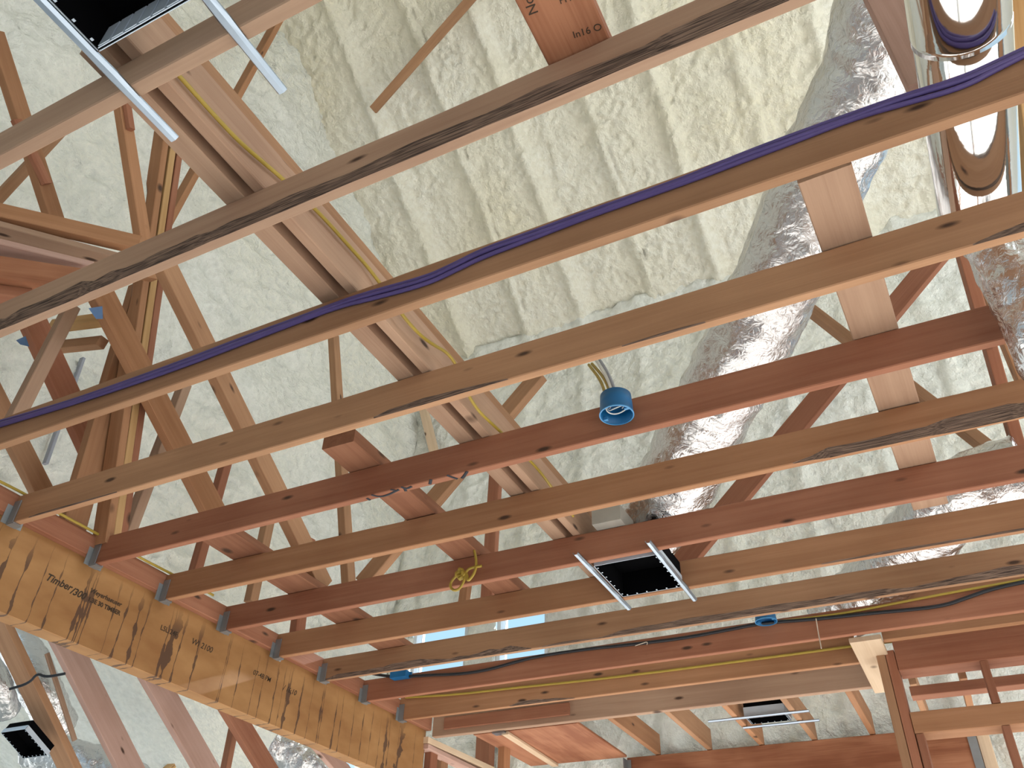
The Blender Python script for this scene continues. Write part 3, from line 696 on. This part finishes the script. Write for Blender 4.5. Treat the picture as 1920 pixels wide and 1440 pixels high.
flex_duct('flexible_duct', [Vector((3.575, 1.405, .25)), at(1885, 470, 'y', 1.45), at(1928, 560, 'y', 1.49), at(1972, 650, 'y', 1.55), at(2030, 740, 'y', 1.7)], .088, FOIL, 'crinkled foil duct at the right edge below the polished duct', .05, .0008, .012, 5)
flex_duct('flexible_duct', [pt(1935, 880, 3.45), pt(1800, 930, 3.62), pt(1690, 1045, 4.05), pt(1600, 1128, 4.45), pt(1560, 1150, 4.6)], .155, FOIL, 'foil duct low at the right, glimpsed between the far joists', .05, .0008, .016, 7)
ba, bb = at(1110, 984, 'z', JT), at(1166, 976, 'z', JT)
tag(boxes('duct_boot', [(ba.x, bb.x, ba.y, ba.y + .16, JT, JT + .07)], BOOT), 'dull sheet-metal boot by the lower end of the long foil duct', 'duct boot')
rd = empty('round_duct', (3.57, .3, .26), 'polished round metal duct lying on the joists at the top right', 'duct')
def ring_tube(p0, p1, r, mat, name, parent, beads=()):
    p0 = Vector(p0); p1 = Vector(p1); t = (p1 - p0); L_ = t.length; t.normalize(); a = Vector((0, 0, 1)); b = t.cross(a)
    vs, fs = [], []; n = 60; sd = 56
    for i in range(n + 1):
        s = i / n; rr = r
        for q in beads: rr += .004 * math.exp(-((s - q) / .012) ** 2)
        for k in range(sd):
            th = 2 * math.pi * k / sd
            vs.append(p0 + t * (L_ * s) + (a * math.cos(th) + b * math.sin(th)) * rr)
    for i in range(n):
        for k in range(sd):
            k2 = (k + 1) % sd; fs.append((i * sd + k, i * sd + k2, (i + 1) * sd + k2, (i + 1) * sd + k))
    fs.append(tuple(range(sd - 1, -1, -1))); fs.append(tuple(n * sd + k for k in range(sd)))
    o = mesh(name, vs, fs, mat, None, True)
    bpy.context.view_layer.update(); o.parent = parent; o.matrix_parent_inverse = parent.matrix_world.inverted(); return o
ring_tube((3.565, -.4, .258), (3.565, .80, .252), .102, DUCT, 'pipe_section', rd, ())
ring_tube((3.567, .79, .252), (3.57, 1.40, .25), .1005, DUCT, 'pipe_section', rd, ())
# foil ducts in the left bay
flex_duct('flexible_duct', [pt(-40, 1150, 6.2), pt(40, 1215, 6.0), pt(75, 1290, 5.9), pt(110, 1360, 6.1)], .13, FOIL, 'bright foil duct behind the broad tan rafter at the far left', .05, .001, .014, 9)
flex_duct('flexible_duct', [pt(60, 1400, 6.3), pt(190, 1440, 6.2), pt(300, 1500, 6.2)], .14, FOIL, 'foil duct along the bottom edge between the tan and pinkish rafters', .05, .001, .016, 11)
flex_duct('flexible_duct', [pt(520, 1390, 5.95), pt(580, 1428, 5.9), pt(660, 1490, 5.8)], .13, FOIL, 'foil duct at the bottom under the orange beam', .05, .001, .018, 13)
flex_duct('flexible_duct', [pt(-60, 1215, 5.7), pt(-12, 1268, 5.6), pt(12, 1335, 5.75)], .085, FOIL, 'small foil duct at the left edge above the tilted recessed light', .05, .001, .012, 15)
tag(tube('pipe_strap', [pt(18, 1292, 5.0), pt(55, 1281, 5.0), pt(70, 1262, 5.0), pt(85, 1270, 5.0), pt(122, 1263, 5.0)], .008, CABLE_BLACK, smooth_iter=2), 'thin dark strap stretched across the bottom left rafters', 'strap')

# ------------------------------------------------------------------ recessed lights
def recessed_light(x0, x1, y0, y1, z, label, bars=None, hgt=.11, flange=.05, group='square recessed light housings', far_strip=False, bar_z=None):
    """open-bottomed square housing: black inside, bright rim with folded tabs, two hanger bars"""
    cx, cy = (x0 + x1) / 2, (y0 + y1) / 2
    root = empty('recessed_light', (cx, cy, z), label, 'recessed light', group)
    def rel(o):
        bpy.context.view_layer.update(); o.parent = root; o.matrix_parent_inverse = root.matrix_world.inverted(); return o
    t = .002
    rel(boxes('housing', [(x0, x1, y0, y0 + t, z, z + hgt), (x0, x1, y1 - t, y1, z, z + hgt), (x0, x0 + t, y0 + t, y1 - t, z, z + hgt), (x1 - t, x1, y0 + t, y1 - t, z, z + hgt), (x0, x1, y0, y1, z + hgt, z + hgt + t)], BLACK))
    f = []
    e = .0015
    f += [(x0 - e, x1 + e, y0 - e - t, y0 - e, z, z + flange), (x0 - e, x1 + e, y1 + e, y1 + e + t, z, z + flange), (x0 - e - t, x0 - e, y0, y1, z, z + flange), (x1 + e, x1 + e + t, y0, y1, z, z + flange)]
    # inner faces of the rim show the folded tabs
    n = 7
    if far_strip: f += [(x0 + t, x1 - t, y1 - t - .0025, y1 - t - .0005, z, z + flange)]
    else:
        for i in range(6):
            xx = x0 + (x1 - x0) * (i + .5) / 6; f.append((xx - .003, xx + .003, y1 - .010, y1 - t, z + .001, z + .0025))
    for i in range(n if far_strip else 0):
        a = x0 + t + (x1 - x0 - 2 * t) * (i + .08) / n; b = x0 + t + (x1 - x0 - 2 * t) * (i + .92) / n
        f.append((a, b, y1 - t - .005, y1 - t - .003, z + .002, z + flange - .004))
    for i in range(n):
        yy = y0 + (y1 - y0) * (i + .5) / n
        f.append((x1 - .012, x1 - t, yy - .004, yy + .004, z + .001, z + .0025)); f.append((x0 + t, x0 + .008, yy - .003, yy + .003, z + .001, z + .0025))
    rel(boxes('rim', f, RIM))
    for (bx0, by0, bx1, by1) in bars or ():
        bz = bar_z if bar_z is not None else z - .006
        vs, fs = [], []
        prof = [(-.012, .0), (-.012, -.004), (-.006, -.011), (.006, -.011), (.012, -.004), (.012, .0), (.0105, .0), (.005, -.0095), (-.005, -.0095), (-.0105, .0)]
        A = Vector((bx0, by0, bz)); B = Vector((bx1, by1, bz)); T = (B - A).normalized(); S = T.cross(Vector((0, 0, 1)))
        ns = 12
        for i in range(ns + 1):
            p = A.lerp(B, i / ns)
            k_ = 1.0 + (.18 if i in (3, 9) else 0)
            for (a_, b_) in prof: vs.append(p + S * a_ * k_ + Vector((0, 0, b_)))
        m_ = len(prof)
        for i in range(ns):
            for k in range(m_):
                k2 = (k + 1) % m_; fs.append((i * m_ + k, i * m_ + k2, (i + 1) * m_ + k2, (i + 1) * m_ + k))
        fs.append(tuple(range(m_ - 1, -1, -1))); fs.append(tuple(ns * m_ + k for k in range(m_)))
        rel(mesh('hanger_bar', vs, fs, GALV))
    return root
recessed_light(1.972, 2.236, -.395, -.085, 0.0, 'large recessed light at the top left, nearest of the lights', [(1.957, -.55, 1.957, .140), (2.250, -.55, 2.250, .150)], far_strip=True, flange=.075, bar_z=-.0015)
recessed_light(1.982, 2.252, 2.500, 2.830, 0.0, 'recessed light between the far joists in the lower middle', [(1.962, 2.345, 1.962, 2.955), (2.262, 2.364, 2.262, 2.975)], bar_z=-.0015)
recessed_light(2.02, 2.26, 4.775, 4.955, 0.006, 'recessed light in the hallway joists at the bottom right', [(1.80, 4.762, 2.40, 4.762), (1.96, 4.968, 2.42, 4.968)], bar_z=-.0015)
tilt = math.atan(.5)                              # this one follows the slope of the rafters
lc = pt(45, 1395, 5.3)
rl = recessed_light(lc.x - .11, lc.x + .11, lc.y - .115, lc.y + .115, lc.z, 'tilted recessed light on the sloping rafters at the bottom left corner', [], hgt=.07, flange=.03)
rl.rotation_euler = (-tilt, 0, 0)

# ------------------------------------------------------------------ electrical boxes and cables
def round_box(cx, cy, z, r, h, label, inner=True, wires=True):
    root = empty('round_electrical_box', (cx, cy, z), label, 'electrical box', 'round blue electrical boxes')
    def rel(o):
        bpy.context.view_layer.update(); o.parent = root; o.matrix_parent_inverse = root.matrix_world.inverted(); return o
    sd = 40; prof = [(r * .93, h), (r * .97, h * .5), (r, .006), (r * 1.03, .004), (r * 1.03, 0), (r * .965, 0), (r * .93, h * .5), (r * .86, h - .004)]
    vs, fs = [], []
    for (a, b) in prof:
        for k in range(sd):
            th = 2 * math.pi * k / sd; vs.append((cx + a * math.cos(th), cy + a * math.sin(th), z + b))
    for i in range(len(prof) - 1):
        for k in range(sd):
            k2 = (k + 1) % sd; fs.append((i * sd + k2, i * sd + k, (i + 1) * sd + k, (i + 1) * sd + k2))
    fs.append(tuple(range(sd))); fs.append(tuple((len(prof) - 1) * sd + k for k in range(sd - 1, -1, -1)))
    rel(mesh('shell', vs, fs, BLUE, None, True))
    # rim
    vs, fs = [], []
    for k in range(sd):
        th = 2 * math.pi * k / sd
        for (a, b) in ((r * .96, -.001), (r * 1.035, -.001), (r * 1.035, .003), (r * .96, .003)): vs.append((cx + a * math.cos(th), cy + a * math.sin(th), z + b))
    for k in range(sd):
        k2 = (k + 1) % sd
        for j in range(4): fs.append((k * 4 + j, k * 4 + (j + 1) % 4, k2 * 4 + (j + 1) % 4, k2 * 4 + j))
    rel(mesh('rim', vs, fs, BLUE_IN))
    rel(boxes('screw_tab', [(cx - r * .92, cx - r * .66, cy + r * .2, cy + r * .38, z + .002, z + .012)], BLUE_IN))
    rel(boxes('screw_tab', [(cx + r * .60, cx + r * .9, cy - r * .38, cy - r * .2, z + .002, z + .012)], BLUE_IN))
    if wires:
        for q in range(3):
            zz = z + .02 + .012 * q
            rel(tube('wire', [(cx - r * .55, cy - r * .35 + .012 * q, zz + .02), (cx - r * .62, cy + .012 * q, zz), (cx - r * .1, cy + .018 - .02 * q, zz - .005), (cx + r * .62, cy + r * .22 - .01 * q, zz + .004), (cx + r * .2, cy + r * .5, zz + .01)], .0022, CABLE_WHITE))
    return root
bx = at(1157, 773, 'y', 1.571)
round_box(bx.x, 1.566, .030, .054, .075, 'large round blue box on the face of the reddish joist')
for i, (pts, m, lb) in enumerate((([(1104, 684), (1128, 715), (1137, 742)], YELLOW, 'left yellow cable entering the top of the round blue box'),
                           ([(1110, 682), (1136, 712), (1146, 742)], YELLOW, 'right yellow cable entering the top of the round blue box'),
                           ([(1118, 676), (1136, 704), (1152, 736)], CABLE_WHITE, 'pale cable entering the top of the round blue box'),
                           ([(1124, 674), (1142, 702), (1157, 734)], CABLE_GREY, 'grey cable entering the top of the round blue box'))):
    P = [at(*pts[0], 'y', 1.75), at(*pts[1], 'y', 1.66), at(*pts[2], 'y', 1.575)]
    P[-1].z = min(P[-1].z, .108)
    tag(tube('cable', P, .0055, m), lb, 'cable', 'cables feeding the round blue box')
b2 = at(1437, 1166, 'y', 9 * S16 - .05)
round_box(b2.x, 9 * S16 - .055, b2.z - .002, .052, .045, 'smaller round blue box on the joist with the black cable', True, False)
b3 = at(750, 1266, 'y', 9 * S16 - .03)
root = empty('switch_box', (b3.x, 9 * S16 - .03, b3.z), 'small rectangular blue box near the far hangers on the black cable', 'electrical box')
o = boxes('shell', [(b3.x - .055, b3.x + .055, 9 * S16 - .055, 9 * S16 - .002, b3.z - .018, b3.z + .02)], BLUE); bpy.context.view_layer.update(); o.parent = root; o.matrix_parent_inverse = root.matrix_world.inverted()
o = boxes('nail_tab', [(b3.x + .056, b3.x + .066, 9 * S16 - .004, 9 * S16 - .001, b3.z - .015, b3.z + .02)], BLUE_IN); o.parent = root; o.matrix_parent_inverse = root.matrix_world.inverted()

YP = 2 * S16 - .008
pp = [(-30, 800), (70, 772), (150, 748), (330, 684), (470, 630), (560, 598), (640, 567), (700, 548), (800, 521), (850, 498), (905, 470), (985, 442), (1100, 400), (1280, 338), (1380, 296), (1480, 258), (1600, 215), (1700, 180), (1800, 150), (1870, 118), (1990, 62)]
for i, (dz, dy, lb) in enumerate(((0, 0, 'uppermost purple cable along the face of the tan joist'), (-.010, -.003, 'middle purple cable along the face of the tan joist'), (-.020, 0, 'lowest purple cable along the face of the tan joist'))):
    P = []
    for j, q in enumerate(pp):
        v = at(*q, 'y', YP + dy)
        sag = {5: .0, 7: .004, 8: .008, 9: .012, 10: .008, 17: .010, 18: .006}.get(j, 0)
        v.z += dz * (1 + .25 * math.sin(j * 1.7 + i)) - (sag if i == 2 else 0) + .004
        P.append(v)
    tag(tube('cable', P, .0062, PURPLE), lb, 'cable', 'bundle of purple cables')
YB = 9 * S16 - .010
tag(tube('cable', [at(*q, 'y', YB) for q in ((690, 1262), (740, 1270), (800, 1266), (865, 1264), (915, 1256), (960, 1243), (1010, 1230), (1100, 1217), (1180, 1209), (1280, 1197), (1370, 1180), (1430, 1168), (1530, 1161), (1640, 1149), (1700, 1144), (1770, 1136), (1815, 1120), (1860, 1104), (1935, 1088))], .0085, CABLE_BLACK),
    'black cable looping along the face of the reddish lower joist', 'cable')
tag(tube('cable', [at(*q, 'y', YB + .002) for q in ((1470, 1164), (1530, 1157), (1600, 1147), (1700, 1127), (1800, 1108), (1935, 1084))], .006, YELLOW), 'yellow cable above the black cable at the lower right', 'cable')
tag(tube('cable', [at(*q, 'y', 10 * S16 - .008) for q in ((760, 1308), (860, 1302), (960, 1290), (1100, 1276), (1280, 1254), (1400, 1238), (1500, 1225), (1600, 1211), (1700, 1200))], .007, YELLOW), 'yellow cable along the joist second from the bottom', 'cable')
tag(tube('cable', [at(*q, 'x', .012) for q in ((-20, 893), (45, 925), (100, 957), (178, 998), (255, 1042), (330, 1080), (400, 1116))], .006, YELLOW), 'yellow cable following the ledger above the hangers', 'cable')
# knot of yellow cable
YK = 6 * S16 - .045
c = at(864, 1076, 'y', YK)
rk = rng(5)
loop = [at(883, 1006, 'y', YK), at(889, 1030, 'y', YK), at(894, 1055, 'y', YK), at(890, 1075, 'y', YK), at(876, 1092, 'y', YK)]
for i in range(46):
    a = i * 2.4
    loop.append(c + Vector((math.cos(a) * (.022 + .018 * rk.random()), math.sin(a * 1.3) * .022, math.sin(a) * (.022 + .02 * rk.random()))))
loop += [at(852, 1082, 'y', YK), at(843, 1096, 'y', YK), at(848, 1107, 'y', YK), at(861, 1106, 'y', YK), at(871, 1088, 'y', YK), at(874, 1070, 'y', YK), at(884, 1064, 'y', YK), at(903, 1061, 'y', YK)]
tag(tube('cable_knot', loop, .0060, YELLOW, smooth_iter=3), 'tangled knot of yellow cable hanging below a joist', 'cable')
# scribble on the underside of the joist with the round blue box
def scrib(pts):
    P = [at(*q, 'z', -.0005) for q in pts]
    o = tube('marker_scribble', P, .006, INK, smooth_iter=2, sides=6)
    for v in o.data.vertices: v.co.z = -.0005 + (v.co.z + .0005) * .12
    return o
jb = [o for o in col.objects if o.name.startswith('ceiling_joist') and 'scribble' in o.get('label', '')][0]
for q in ([(696, 928), (712, 932), (728, 928), (740, 922), (748, 918)], [(732, 918), (742, 920)], [(752, 913), (762, 917), (772, 912)], [(758, 914), (761, 921)], [(808, 899), (806, 908)], [(838, 891), (848, 895), (858, 898)], [(876, 884), (870, 893), (866, 897)], [(688, 934), (694, 938)]):
    o = scrib(q); bpy.context.view_layer.update(); o.parent = jb; o.matrix_parent_inverse = jb.matrix_world.inverted()
# loose strings and staples
tag(tube('string', [at(1530, 1160, 'y', YB - .012), at(1534, 1185, 'y', YB - .012), at(1540, 1216, 'y', YB - .02)], .0028, STRING), 'short pale string hanging from the black cable at the lower right', 'string')
tag(tube('cable_tie', [at(1191, 1211, 'y', YB - .014), at(1205, 1206, 'y', YB - .014), at(1214, 1203, 'y', YB - .014), at(1213, 1209, 'y', YB - .014)], .0022, STRING), 'small pale cable tie on the black cable below the recessed light', 'cable tie')
